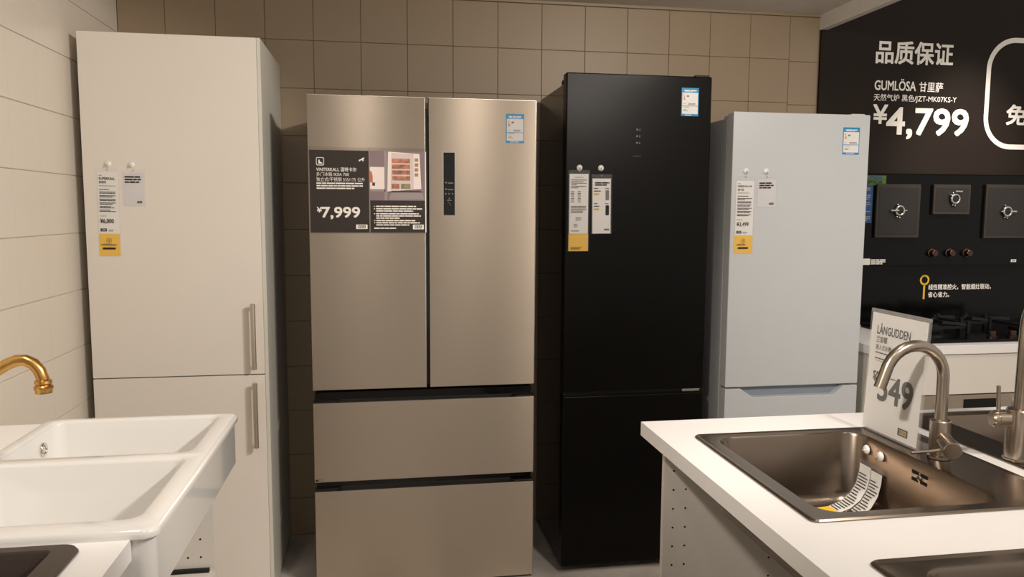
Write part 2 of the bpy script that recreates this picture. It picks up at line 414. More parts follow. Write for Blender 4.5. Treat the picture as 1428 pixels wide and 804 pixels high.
# ================================================================== TALL CABINET
x0, x1, yf, zt = -1.017, -.418, 2.90, 2.047
t = thing('tall_cabinet', 'tall white two-door kitchen cabinet with steel bar handles against the tiled corner', 'cabinet', ((x0+x1)/2, 3.15, 0))
obj('carcass', B().box(x0, x1-.0145, yf+.021, 3.435, .030, zt-.003), 'white_foil', t, bev=.001, seg=1)
obj('cover_panel', B().box(x1-.013, x1, yf, 3.44, .012, zt), 'white_edge', t, bev=.001, seg=1)
obj('plinth', B().box(x0+.01, x1-.016, yf+.06, 3.40, 0, .030), 'black_matt', t)
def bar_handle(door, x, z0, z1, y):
    h = B().tube([(x, y-.034, z0), (x, y-.034, z1)], .0085, 14)
    hb = obj('handle', h, 'steel_handle', door, bev=.001, seg=1, smooth=40); hb['label'] = 'brushed steel bar handle'
    for zz in (z0+.012, z1-.012): obj('handle_post', B().tube([(x, y-.031, zz), (x, y, zz)], .005, 10), 'steel_handle', door, smooth=40)
d = obj('upper_door', B().box(x0, x1-.0135, yf, yf+.018, .8505, zt), 'white_foil', t, bev=.0012)
bar_handle(d, -.463, .873, 1.112, yf)
d = obj('lower_door', B().box(x0, x1-.0135, yf, yf+.018, .030, .8465), 'white_foil', t, bev=.0012)
bar_handle(d, -.463, .583, .824, yf)
price_tag(F((-.975, yf, 1.588), (1, 0, -.01), (.01, 0, 1)), .074, .014, .212, .078, 'long hanging price tag with yellow lower card on the white tall cabinet door', 'long', '¥6,000', ('SUPERKALL', '舒博考'))
price_tag(F((-.892, yf, 1.585), (1, 0, 0), (0, 0, 1)), .076, .012, .115, 0, 'short grey hanging tag on the white tall cabinet door', 'small', paper='paper_bluish')
hook(-.934, yf, 1.602, 'clear white suction hook above the long tag on the tall cabinet'); hook(-.858, yf, 1.600, 'clear white suction hook above the short tag on the tall cabinet')

# ================================================================== STEEL FRIDGE
yf = 2.90
t = thing('fridge', 'brushed steel four-door fridge with two upper doors and two drawers', 'fridge', (.155, 3.15, 0))
obj('body', B().box(-.258, .568, 2.975, 3.42, .04, 1.835), 'black_matt', t, bev=.004)
obj('base', B().box(-.24, .55, 2.99, 3.38, 0, .04), 'black_void', t)
def steel_door(name, xa, xb, za, zb, parent):
    o = obj(name, B().box(xa, xb, yf, yf+.004, za, zb), 'steel_brushed', parent, bev=.0015)
    obj('door_core', B().box(xa+.001, xb-.001, yf+.004, yf+.062, za+.001, zb-.001), 'black_matt', o, bev=.003)
    obj('edge_trim', B().box(xa, xb, yf+.0005, yf+.05, zb, zb+.0015).box(xb, xb+.0015, yf+.0005, yf+.05, za, zb), 'steel_edge', o)
    return o
dl = steel_door('left_door', -.263, .1565, .781, 1.857, t)
dr = steel_door('right_door', .1705, .5715, .781, 1.857, t)
obj('door_gasket', B().box(.158, .169, yf+.02, yf+.07, .79, 1.82), 'black_gloss', t)
obj('hinge_cap', B().box(.145, .182, yf+.025, yf+.09, 1.805, 1.842), 'fridge_gasket', t, bev=.003)
for za, zb in ((.429, .7305), (.010, .391)):
    w = steel_door('drawer', -.263, .5715, za, zb, t)
    obj('grip_recess', B().prism([(-.258, zb+.002), (.567, zb+.002), (.567, zb+.036), (-.258, zb+.036)], yf+.028, yf+.075), 'black_gloss', w)
    for q in ([-.262, -.18, -.165], [.571, .50, .485]):
        obj('grip_lip', B().prism([(q[0], zb+.0016), (q[1], zb+.0016), (q[2], zb+.010), (q[0], zb+.010)], yf+.012, yf+.03), 'black_gloss', w, bev=.001)
f = FRONT(.224, yf, 1.430)
cp = obj('control_panel', B().box(.224, .266, yf-.0008, yf+.003, 1.430, 1.661), 'black_gloss', dr, bev=.001); cp['label'] = 'black touch control strip'
k = B()
outline(k, f, roundrect(-.0015, -.0015, .0435, .2325, .002, 3), roundrect(.0, .0, .042, .231, .0015, 3), .0009)
pr('panel_bezel', k, 'steel_edge', dr)
k = B(); d_ = .0016
for v in (.118, .094): quad(k, f, .006, v, .013, v+.005, d_); quad(k, f, .017, v-.001, .036, v+.003, d_)
for u in (.006, .018, .031): quad(k, f, u, .077, u+.005, .082, d_)
poly(k, f, [(.021, .066), (.025, .060), (.017, .060)], d_); quad(k, f, .013, .054, .030, .0565, d_); poly(k, f, [(.017, .049), (.019, .049), (.027, .037), (.026, .036)], d_)
pr('display_print', k, 'ink_grey', dr)
energy_label(FRONT(.458, yf, 1.700), .069, .107, dr)
k = B(); f = FRONT(-.263, yf, .429); outline(k, f, roundrect(.004, .004, .030, .012, .001, 2), roundrect(.005, .005, .029, .011, .001, 2), .0008); quad(k, f, .005, .005, .014, .011, .0008)
pr('badge', k, 'ink_black', t)

# posters on the steel fridge
def poster_shell(xa, xb, za, zb, y, label):
    t = thing('price_poster', label, 'sign', ((xa+xb)/2, y, za))
    obj('plastic_sleeve', B().box(xa-.004, xb+.004, y-.0034, y-.0028, za-.004, zb+.012), 'poster_sleeve', t)
    obj('poster_sheet', B().box(xa, xb, y-.002, y-.001, za, zb), 'card_brown', t)
    return t
ya = 2.8985
t = poster_shell(-.258, -.048, 1.366, 1.662, ya, 'dark brown poster with white price 7,999 hung on the steel fridge door')
f = FRONT(-.258, ya-.002, 1.366); k = B(); d_ = .0025
outline(k, f, roundrect(.024, .241, .052, .270, .005, 4), roundrect(.026, .243, .050, .268, .004, 4), d_)
poly(k, f, [(.032, .249), (.032, .261), (.036, .262), (.038, .254), (.044, .252), (.046, .249)], d_); quad(k, f, .030, .246, .047, .248, d_)
poly(k, f, [(.174, .258), (.176, .263), (.184, .266), (.188, .270), (.192, .271), (.196, .270), (.192, .266), (.192, .259), (.188, .258), (.187, .262), (.181, .261), (.180, .258)], d_)
text(k, f, 'VINTERKALL 温特卡尔', .024, .220, .166, .235, .012, d_)
text(k, f, '多门冰箱 IKEA 700', .024, .203, .139, .217, 0, d_)
text(k, f, '独立式/不锈钢 335/175 公升', .024, .184, .196, .199, 0, d_)
bars(k, f, .024, .180, .172, .0048, 3, .0090, d_, ragged=.5)
text(k, f, '¥', .024, .073, .041, .092, .018, d_); text(k, f, '7,999', .041, .049, .176, .092, .018, d_)
ikea_mark(k, f, .162, .013, .203, .029, d_)
pr('lettering', k, 'ink_white', t)
kk = B()
for (u, v) in ((.02, .299), (.05, .301), (.150, .300), (.172, .303), (.19, .304), (.21, .300)):
    kk.add([f.p(u, v, .003), f.p(u+.012, v-.002, .0045), f.p(u+.016, v+.006, .004), f.p(u+.004, v+.007, .0055)], [(0, 1, 2, 3)])
obj('sleeve_crinkle', kk, 'sleeve', t)['kind'] = 'stuff'
t = poster_shell(-.044, .1595, 1.366, 1.662, ya-.0006, 'poster with photograph of an open fridge above white bullet text on the steel fridge')
f = FRONT(-.044, ya-.0026, 1.366); d_ = .0025
ph = pr('photo', quad(B(), f, 0, .117, .2035, .296, d_), 'photo_plum', t); ph['label'] = 'photograph of an open fridge in a plum kitchen'
def pp(name, m, pts, d): pr(name, poly(B(), f, pts, d), m, ph)
R4 = lambda a, b_, c, e: [(a, b_), (c, b_), (c, e), (a, e)]
pp('photo_counter', 'photo_white', R4(0, .157, .052, .238), .0027); pp('photo_fruit', 'photo_orange', [(0, .182), (.010, .182), (.010, .205), (.006, .222), (0, .224)], .0028); pp('photo_jug', 'photo_dark', R4(.008, .170, .018, .182), .0029)
pp('photo_counter_edge', 'photo_grey', R4(0, .150, .055, .158), .0028)
pp('photo_side', 'photo_grey', R4(.052, .117, .062, .296), .0028)
pp('photo_cabinet', 'photo_white', [(.062, .150), (.186, .160), (.180, .287), (.066, .294)], .0028)
pp('photo_interior', 'photo_pink', [(.074, .155), (.158, .158), (.158, .286), (.078, .290)], .0029)
for q in range(4):
    pp('photo_food', 'photo_food', R4(.080, .190+q*.021, .145, .206+q*.021), .0030)
    pp('photo_door_food', 'photo_greenfood' if q % 2 else 'photo_food', R4(.162, .205+q*.018, .175, .217+q*.018), .0030)
pp('photo_drawer', 'photo_greenfood', R4(.112, .160, .146, .178), .0030); pp('photo_drawer', 'photo_food', R4(.078, .160, .106, .178), .0030)
pp('photo_open_drawer', 'photo_grey', [(.068, .119), (.196, .122), (.190, .145), (.076, .148)], .0030); pp('photo_drawer_rim', 'photo_dark', [(.066, .146), (.192, .148), (.180, .154), (.080, .153)], .0031)
k = B()
for v, n in ((.098, 1), (.089, 2), (.071, 3), (.046, 1), (.038, 2)):
    quad(k, f, .013, v-.004, .017, v-.001, d_); bars(k, f, .021, v, .168, .0044, n, .0080, d_, ragged=.6)
bars(k, f, .013, .018, .080, .0044, 1, .008, d_, ragged=.05)
ikea_mark(k, f, .154, .012, .194, .029, d_); pr('lettering', k, 'ink_white', t)
pr('white_border', quad(B(), f, .1995, 0, .2035, .296, .0032), 'ink_white', t)

# ================================================================== BLACK FRIDGE
yf = 2.90
t = thing('fridge', 'tall black two-door fridge freezer standing between the steel and the white fridge', 'fridge', (.98, 3.15, 0))
obj('body', B().box(.692, 1.262, 2.962, 3.42, .03, 1.935), 'black_body', t, bev=.006)
obj('hinge_cover', B().box(.70, 1.255, 2.925, 3.04, 1.935, 1.958), 'black_matt', t, bev=.006)
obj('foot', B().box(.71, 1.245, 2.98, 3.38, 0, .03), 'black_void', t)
ud = obj('upper_door', B().box(.688, 1.267, yf, yf+.055, .742, 1.967), 'black_door', t, bev=.005, seg=3)
obj('lower_door', B().box(.688, 1.267, yf, yf+.055, .030, .724), 'black_door', t, bev=.005, seg=3)
obj('grip_recess', B().box(.692, 1.262, yf+.02, yf+.062, .722, .744), 'black_gloss', t)
obj('hinge_pin', B().box(1.18, 1.255, yf+.008, yf+.03, .727, .738), 'chrome', t, bev=.002)
obj('top_hinge', B().box(1.205, 1.262, yf+.012, yf+.06, 1.966, 1.975), 'black_matt', t, bev=.002)
k = B(); f = FRONT(.95, yf, 1.655); d_ = .0008
for q in range(3):
    v = .055+q*.025; poly(k, f, [(.018+.004*math.cos(a*.785), v+.004*math.sin(a*.785)) for a in range(8)], d_); quad(k, f, .026, v-.004, .031, v-.001, d_); quad(k, f, .026, v+.001, .031, v+.003, d_)
quad(k, f, .004, .004, .036, .0052, d_)
pr('touch_controls', k, 'ink_grey', ud)
energy_label(FRONT(1.1435, yf, 1.816), .070, .107, ud)
price_tag(F((.699, yf, 1.603), (1, 0, 0), (0, 0, 1)), .084, .014, .228, .066, 'long white receipt-like tag with plain yellow card on the black fridge', 'receipt')
price_tag(F((.789, yf, 1.588), (1, 0, .01), (-.01, 0, 1)), .082, .016, .210, 0, 'white tag with two small handle pictures on the black fridge', 'handles')
hook(.742, yf, 1.612, 'round white suction hook above the long receipt tag on the black fridge'); hook(.826, yf, 1.612, 'round white suction hook above the handle tag on the black fridge')

# ================================================================== WHITE FRIDGE
yf = 2.85
t = thing('fridge', 'white two-door fridge freezer beside the black fridge with notched freezer grip', 'fridge', (1.63, 3.1, 0))
xa, xb = 1.338, 1.915
obj('body', B().box(xa+.003, xb-.003, yf+.066, 3.42, .03, 1.815), 'white_fridge', t, bev=.006)
obj('gasket', B().box(xa+.012, xb-.012, yf+.054, yf+.066, .05, 1.80), 'fridge_gasket', t)
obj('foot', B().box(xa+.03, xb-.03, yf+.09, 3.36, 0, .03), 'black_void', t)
obj('hinge_cover', B().box(xa+.01, xa+.07, yf+.03, yf+.11, 1.815, 1.826), 'white_fridge', t, bev=.003)
obj('hinge_cover', B().box(xb-.07, xb-.01, yf+.02, yf+.10, 1.829, 1.838), 'white_fridge', t, bev=.003)
ud = obj('upper_door', B().box(xa, xb, yf, yf+.054, .7505, 1.832), 'white_fridge', t, bev=.004, seg=3)
obj('lower_door', B().prism([(xa, .035), (xb, .035), (xb, .7445), (1.856, .7445), (1.812, .7085), (1.458, .7085), (1.404, .7445), (xa, .7445)], yf, yf+.054), 'white_fridge', t, bev=.003, seg=2)
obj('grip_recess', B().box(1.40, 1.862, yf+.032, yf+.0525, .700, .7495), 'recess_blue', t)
energy_label(FRONT(1.799, yf, 1.676), .072, .106, ud)
price_tag(F((1.352, yf, 1.588), (1, 0, 0), (0, 0, 1)), .083, .020, .212, .070, 'long hanging price tag with yellow lower card on the white fridge', 'long', '¥3,499', ('HEJKALLA', '海卡拉'))
price_tag(F((1.440, yf, 1.588), (1, 0, .015), (-.015, 0, 1)), .086, .014, .108, 0, 'short grey hanging tag on the white fridge', 'small', paper='paper_bluish')
hook(1.394, yf, 1.606, 'white suction hook above the long tag on the white fridge'); hook(1.478, yf, 1.606, 'white suction hook above the short grey tag on the white fridge')

# ================================================================== LEFT SINK COUNTER
ZT = .886
o = obj('worktop', slab(B(), [XL+.008, -.432], [.3, 1.366], ZT-.038, ZT, [(-1.0, -.52, .42, 1.325)]), 'laminate_top'); tag(o, 'white worktop around the dark brown sink beside the ceramic sink', 'worktop')
o = obj('back_ledge', B().box(XL+.008, -.872, 1.3665, 2.160, ZT-.038, ZT), 'laminate_top'); tag(o, 'narrow white ledge under the brass tap between ceramic sink and tiled wall', 'ledge')
# open base cabinet under the ceramic sink
t = thing('base_cabinet', 'open white base cabinet under the white ceramic double sink', 'cabinet', (-.75, 1.76, 0))
obj('side_panel', B().box(-1.04, -.462, 2.128, 2.146, .08, .768), 'white_foil', t)
obj('side_panel', B().box(-1.04, -.462, 1.386, 1.404, .08, .768), 'white_foil', t)
obj('bottom_shelf', B().box(-1.035, -.47, 1.405, 2.127, .452, .470), 'white_foil', t)
obj('shelf_gap_strip', B().box(-1.035, -.475, 2.116, 2.1275, .470, .480), 'black_matt', t)  # black strip standing in for the dark, shaded gap above the shelf
obj('back_panel', B().box(-1.046, -1.04, 1.387, 2.145, .08, .768), 'white_foil', t)
obj('plinth', B().box(-1.0, -.52, 1.40, 2.14, 0, .08), 'white_foil', t)
def holes(name, pts, ax, parent, r=.0028):
    b = B()
    for p in pts: b.lathe([(r, 0), (r, .0006)], p, ax, 10)
    o = obj(name, b, 'black_void', parent); o['kind'] = 'stuff'; return o
holes('peg_holes', [(x, 2.128, .71-.05*k) for x in (-.497, -.53) for k in range(7)], (0, -1, 0), t)
t2 = thing('base_cabinet', 'white base cabinet under the dark sink in the white worktop', 'cabinet', (-.75, .85, 0))
obj('side_panel', B().box(-1.04, -.462, 1.345, 1.363, .08, ZT-.039), 'white_foil', t2); obj('side_panel', B().box(-1.04, -.462, .32, .338, .08, ZT-.039), 'white_foil', t2)
obj('bottom_shelf', B().box(-1.04, -.462, .338, 1.345, .08, .098), 'white_foil', t2); obj('plinth', B().box(-1.0, -.52, .33, 1.355, 0, .08), 'white_foil', t2)
obj('back_panel', B().box(-1.046, -1.04, .32, 1.363, .08, ZT-.039), 'white_foil', t2)
# ceramic sink
t = thing('ceramic_sink', 'white ceramic double-bowl apron sink beneath the brass tap', 'sink', (-.63, 1.76, .77))
X0, X1, Y0, Y1, YS = -.870, -.389, 1.362, 2.150, 1.787
zt, zb = .902, .772
sink_b = B()
for (ya_, yb_, near) in ((YS, Y1, False), (Y0, YS, True)):
    def lv(i, r, z):
        a = ya_ if not near else ya_+i; c = yb_ if near else yb_-i
        rr = [r, r, 0, 0] if not near else [0, 0, r, r]
        return (X0+i, X1-i, a, c, rr, z)
    bx0, bx1 = -.838, -.437
    by0, by1 = (1.812, 2.120) if not near else (1.424, 1.764)
    iz = lambda i, r, z: (bx0+i, bx1-i, by0+i, by1-i, r, z)
    L = [lv(.008, .026, zb), lv(.008, .026, zt-.022), lv(.0, .028, zt-.016), lv(.0, .028, zt-.009), lv(.0025, .027, zt-.003), lv(.008, .024, zt),
         iz(-.008, .030, zt), iz(-.003, .028, zt-.002), iz(.0, .026, zt-.008), iz(.006, .03, zt-.14), iz(.014, .04, zt-.16), iz(.03, .05, zt-.172), iz(.06, .06, zt-.176)]
    sink_b.loft(L, 6)
sink_b.f = [q for q in sink_b.f if not all(abs(sink_b.v[i][1]-YS) < 1e-5 for i in q)]
o = obj('basin', sink_b, 'ceramic', t)
bm = bmesh.new(); bm.from_mesh(o.data); bmesh.ops.remove_doubles(bm, verts=bm.verts, dist=2e-5); bmesh.ops.dissolve_degenerate(bm, edges=bm.edges, dist=1e-6)
bmesh.ops.recalc_face_normals(bm, faces=bm.faces); bm.to_mesh(o.data); bm.free(); o.data.shade_smooth(); o.data.set_sharp_from_angle(angle=math.radians(50))
obj('overflow_ring', B().torus((-.8335, 2.03, .855), (1, 0, 0), .014, .004, 24, 8).lathe([(.002, 0), (.010, 0), (.008, .004), (.002, .005)], (-.836, 2.03, .855), (1, 0, 0), 20), 'chrome', t, smooth=50)
for yc in (1.95, 1.59):
    obj('drain', B().lathe([(.045, 0), (.045, .002), (.036, .003), (.001, .001)], (-.64, yc, zt-.176), (0, 0, 1), 28), 'chrome', t, smooth=40)
# brass tap
t = thing('brass_tap', 'antique brass kitchen tap with curved spout over the ceramic sink', 'tap', (-.955, 1.76, ZT))
yt = 1.76
obj('tap_base', B().lathe([(.030, 0), (.030, .006), (.022, .012), (.018, .03), (.018, .12), (.022, .125), (.022, .14), (.016, .15), (.001, .155)], (-.955, yt, ZT), (0, 0, 1), 28), 'brass', t, smooth=40)
sp = [(-.955, .995), (-.925, 1.018), (-.885, 1.050), (-.845, 1.080), (-.810, 1.105), (-.785, 1.121), (-.765, 1.129), (-.748, 1.129), (-.733, 1.121), (-.722, 1.106), (-.717, 1.090), (-.716, 1.080)]
obj('spout', B().tube([(x, yt, z) for x, z in sp], .0125, 16), 'brass', t, smooth=50)
obj('aerator', B().lathe([(.012, .030), (.0165, .027), (.0175, .022), (.015, .018), (.019, .014), (.019, .010), (.0165, .006), (.0165, 0), (.010, 0)], (-.716, yt, 1.058), (0, 0, 1), 24), 'brass', t, smooth=35)
for s in (-1, 1):
    obj('lever', B().tube([(-.955, yt+s*.016, .955), (-.955, yt+s*.05, .955), (-.95, yt+s*.075, .965)], [.010, .008, .006], 12), 'brass', t, smooth=40)
# dark sink
t = thing('composite_sink', 'dark brown composite sink set in the white worktop beside the ceramic sink', 'sink', (-.77, .88, .70))
a = (-1.02, -.498, .40, 1.347)
L = [(a[0]+.004, a[1]-.004, a[2]+.004, a[3]-.004, .03, ZT+.0005), (a[0], a[1], a[2], a[3], .032, ZT+.003), (a[0]+.003, a[1]-.003, a[2]+.003, a[3]-.003, .03, ZT+.0075), (a[0]+.040, a[1]-.040, a[2]+.04, a[3]-.022, .014, ZT+.0075), (a[0]+.043, a[1]-.043, a[2]+.043, a[3]-.025, .012, ZT+.003), (a[0]+.05, a[1]-.05, a[2]+.05, a[3]-.035, .02, ZT-.18), (a[0]+.07, a[1]-.07, a[2]+.07, a[3]-.055, .03, ZT-.19)]
obj('basin', B().loft(L, 6), 'granite_brown', t, smooth=40)
obj('drain', B().lathe([(.045, 0), (.045, .002), (.036, .003), (.001, .001)], (-.77, .9, ZT-.19), (0, 0, 1), 24), 'chrome', t, smooth=40)

# ================================================================== RIGHT SINK ISLAND
ZI = .9
b = slab(B(), [.662, 2.02], [.2, 1.903], ZI-.036, ZI, [(.765, 1.285, 1.237, 1.735), (.765, 1.285, .52, 1.043), (1.375, 1.885, 1.10, 1.84), (1.375, 1.885, .3, 1.0)])
o = obj('worktop', b, 'laminate_top'); tag(o, 'white island worktop holding the stainless steel sinks', 'worktop')
t = thing('base_cabinet', 'open white base cabinet with peg holes under the steel sink beside the black fridge', 'cabinet', (1.0, 1.5, 0))
zc = ZI-.0365
obj('side_panel', B().box(.718, 1.30, 1.871, 1.889, .08, zc), 'white_foil', t); obj('side_panel', B().box(.718, 1.30, 1.100, 1.118, .08, zc), 'white_foil', t)
obj('bottom_shelf', B().box(.72, 1.30, 1.118, 1.871, .30, .318), 'white_foil', t); obj('back_panel', B().box(1.30, 1.308, 1.100, 1.889, .08, zc), 'white_foil', t)
obj('plinth', B().box(.76, 1.28, 1.11, 1.88, 0, .08), 'black_matt', t)
holes('peg_holes', [(x, 1.871, .825-.0512*k) for x in (.744, .778) for k in range(11)]+[(x, 1.871, .57-.0512*k) for x in (1.02,) for k in range(4)], (0, -1, 0), t)
t = thing('base_cabinet', 'open white base cabinet under the neighbouring steel sink of the island', 'cabinet', (1.0, .65, 0))
obj('side_panel', B().box(.718, 1.30, 1.080, 1.098, .08, zc), 'white_foil', t); obj('side_panel', B().box(.718, 1.30, .22, .238, .08, zc), 'white_foil', t)
obj('bottom_shelf', B().box(.72, 1.30, .238, 1.080, .30, .318), 'white_foil', t); obj('back_panel', B().box(1.30, 1.308, .22, 1.098, .08, zc), 'white_foil', t); obj('plinth', B().box(.76, 1.28, .23, 1.09, 0, .08), 'black_matt', t)
t = thing('base_cabinet', 'white base cabinet at the back of the island under the rear sink', 'cabinet', (1.66, 1.1, 0))
obj('side_panel', B().box(1.318, 1.98, 1.871, 1.889, .08, zc), 'white_foil', t); obj('side_panel', B().box(1.318, 1.98, .22, .238, .08, zc), 'white_foil', t)
obj('bottom_shelf', B().box(1.318, 1.98, .238, 1.871, .08, .098), 'white_foil', t); obj('front_panel', B().box(1.981, 1.999, .22, 1.889, .08, zc), 'white_foil', t); obj('plinth', B().box(1.33, 1.95, .23, 1.88, 0, .08), 'black_matt', t)

def steel_sink(name, label, rim, bowl, depth, rr=.012, rb=.045, edge=.004, mirror=None):
    t = thing('steel_sink', label, 'sink', ((bowl[0]+bowl[1])/2, (bowl[2]+bowl[3])/2, ZI-depth))
    x0, x1, y0, y1 = rim; z = ZI
    R = lambda i, r, zz: (x0+i, x1-i, y0+i, y1-i, r, zz)
    Q_ = lambda i, r, zz: (bowl[0]+i, bowl[1]-i, bowl[2]+i, bowl[3]-i, r, zz)
    L = [R(.006, rr, z+.0003), R(.001, rr+.004, z+.0006), R(0, rr+.005, z+.0030), R(.003, rr+.003, z+edge+.002), R(.008, rr, z+edge), R(.014, rr, z+edge-.0006),
         Q_(-.010, rb+.008, z+edge-.001), Q_(-.004, rb+.004, z+edge-.002), Q_(0, rb, z-.004), Q_(.004, rb, z-depth+.03), Q_(.010, rb, z-depth+.012), Q_(.024, rb+.004, z-depth+.002), Q_(.045, rb+.01, z-depth)]
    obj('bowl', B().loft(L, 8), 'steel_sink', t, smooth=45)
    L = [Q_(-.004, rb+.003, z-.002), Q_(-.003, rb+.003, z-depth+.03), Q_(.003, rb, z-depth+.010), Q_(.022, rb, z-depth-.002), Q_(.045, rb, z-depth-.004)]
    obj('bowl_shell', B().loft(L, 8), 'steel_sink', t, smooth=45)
    cx, cy = (bowl[0]+bowl[1])/2, (bowl[2]+bowl[3])/2
    obj('drain', B().lathe([(.055, 0), (.055, .002), (.045, .003), (.040, -.001), (.001, -.001)], (cx, cy, z-depth+.0005), (0, 0, 1), 28), 'chrome', t, smooth=40)
    return t
t = steel_sink('s', 'square stainless drop-in sink with hanging tag on the island beside the price stand', (.744, 1.306, 1.216, 1.756), (.790, 1.166, 1.257, 1.727), .178)
def overflow(t, x, y, z):
    b = B()
    for dy in (-.014, .014):
        for dz in (-.008, .008):
            b.box(x-.0012, x+.001, y+dy-.011, y+dy+.011, z+dz-.004, z+dz+.004)
    obj('overflow_slot', b, 'black_void', t)
    obj('overflow_screw', B().lathe([(.007, 0), (.006, .003), (.001, .004)], (x-.001, y, z), (-1, 0, 0), 16), 'chrome', t, smooth=50)
overflow(t, 1.1655, 1.492, .865)
steel_sink('s', 'stainless drop-in sink next to the square sink on the same white island', (.744, 1.306, .50, 1.062), (.800, 1.166, .54, 1.020), .175)
steel_sink('s', 'stainless sink at the back of the island carrying the tall tap', (1.352, 1.905, 1.08, 1.858), (1.462, 1.865, 1.13, 1.825), .17, rb=.02)

# arched tap
TX, TY = 1.221, 1.507; ZR = ZI+.0045
t = thing('arched_tap', 'brushed steel arched tap with side lever on the square sink', 'tap', (TX, TY, ZR))
obj('tap_base', B().lathe([(.024, 0), (.024, .006), (.019, .008), (.019, .014), (.0215, .016), (.0215, .084), (.020, .086), (.012, .086)], (TX, TY, ZR), (0, 0, 1), 32), 'steel_tap', t, smooth=35)
zs_ = 1.086; Ra = .073; pts = [(TX, TY, ZR+.08), (TX, TY, 1.03), (TX, TY, zs_)]
dx, dy = -1.0, -.02
for k in range(1, 15):
    a = math.radians(166*k/14); pts.append((TX+dx*Ra*(1-math.cos(a)), TY+dy*Ra*(1-math.cos(a)), zs_+Ra*math.sin(a)*1.0))
e = Vector(pts[-1]); dr_ = (e-Vector(pts[-2])).normalized(); pts.append(tuple(e+dr_*.038))
obj('spout', B().tube(pts, .0128, 18), 'steel_tap', t, smooth=50)
sd = Vector((-.40, -.90, -.06)).normalized()
c0 = Vector((TX+.004, TY, ZR+.046))
kn = obj('lever_hub', B().lathe([(.012, .012), (.017, .016), (.0175, .056), (.0185, .057), (.0185, .088), (.017, .090), (.001, .090)], c0, sd, 28), 'steel_tap', t, smooth=35)
le = c0+sd*.066+Vector((0, 0, -.004))
ld = Vector((-1, .12, -.08)).normalized()
obj('lever', B().tube([le+ld*.012, le+ld*.085], .0036, 10), 'steel_tap', t, bev=.0008, seg=1, smooth=40)
# tall tap at the back
TX, TY = 1.384, 1.468
t = thing('tall_tap', 'large brushed steel tap with upright pin lever on the rear sink', 'tap', (TX, TY, ZR))
obj('tap_base', B().lathe([(.029, 0), (.029, .004), (.0265, .006), (.0265, .112), (.025, .114), (.015, .114)], (TX, TY, ZR), (0, 0, 1), 36), 'steel_tap', t, smooth=35)
pts = [(TX+.004, TY, ZR+.11), (TX+.005, TY, 1.12), (TX+.006, TY, 1.20)]
for k in range(1, 15):
    a = math.radians(180*k/14); pts.append((TX+.006+.10*(1-math.cos(a)), TY, 1.20+.10*math.sin(a)))
pts.append((TX+.206, TY, 1.15))
obj('spout', B().tube(pts, .0165, 20), 'steel_tap', t, smooth=50)
hd = Vector((-.95, .25, 0)).normalized(); hp = Vector((TX, TY, ZR+.090))
obj('lever_hub', B().lathe([(.015, .020), (.018, .024), (.018, .046), (.0165, .047), (.0165, .049), (.018, .050), (.018, .056), (.015, .060), (.001, .060)], hp, hd, 28), 'steel_tap', t, smooth=35)
lb = hp+hd*.045
obj('lever', B().tube([lb+Vector((0, 0, .015)), lb+Vector((-.004, 0, .075))], .0045, 12), 'steel_tap', t, bev=.0008, seg=1, smooth=40)

# price stand
lean = math.radians(2.8)
f = F((1.203, 1.7615, ZR+.002), (0, -1, 0), (math.sin(lean), 0, math.cos(lean)))
t = thing('price_stand', 'clear acrylic stand with white price card reading 549 on the square sink', 'sign', (1.21, 1.655, ZR))
obj('front_acrylic', card(B(), f, 0, 0, .213, .304, .0026, .0042), 'acrylic', t, bev=.0006, seg=1)
obj('back_acrylic', card(B(), f, 0, 0, .213, .304, -.0022, -.0005), 'acrylic', t, bev=.0006, seg=1)
obj('top_band', card(B(), f, 0, .296, .213, .304, -.0005, .0026), 'acrylic', t)
obj('stand_foot', B().box(1.2005, 1.262, 1.5485, 1.7615, ZR+.0002, ZR+.0024), 'acrylic', t, bev=.0005, seg=1)
obj('price_card', card(B(), f, .003, .003, .204, .294, .0002, .0012), 'paper', t)
k = B(); d_ = .0018
text(k, f, 'LÅNGUDDEN', .027, .243, .150, .270, .020, d_)
text(k, f, '兰加顿', .027, .222, .068, .238, .015, d_)
text(k, f, '嵌入式水槽，单水槽', .027, .203, .132, .217, .005, d_)
bars(k, f, .027, .198, .055, .003, 1, .006, d_, ragged=.05); bars(k, f, .027, .184, .085, .0032, 1, .005, d_, ragged=.05); quad(k, f, .027, .176, .095, .1768, d_)
bars(k, f, .027, .150, .040, .005, 1, .008, d_, ragged=.05); bars(k, f, .080, .143, .045, .003, 1, .008, d_)
text(k, f, '549', .052, .082, .176, .146, .022, d_); text(k, f, '¥', .026, .124, .044, .146, .014, d_)
pr('lettering', k, 'ink_black', t)
y_ = B(); quad(y_, f, .138, .017, .172, .033, .0015); pr('logo_field', y_, 'ink_yellow', t)
k = B(); ikea_mark(k, f, .137, .016, .173, .034, .0018); pr('logo', k, 'ink_black', t)

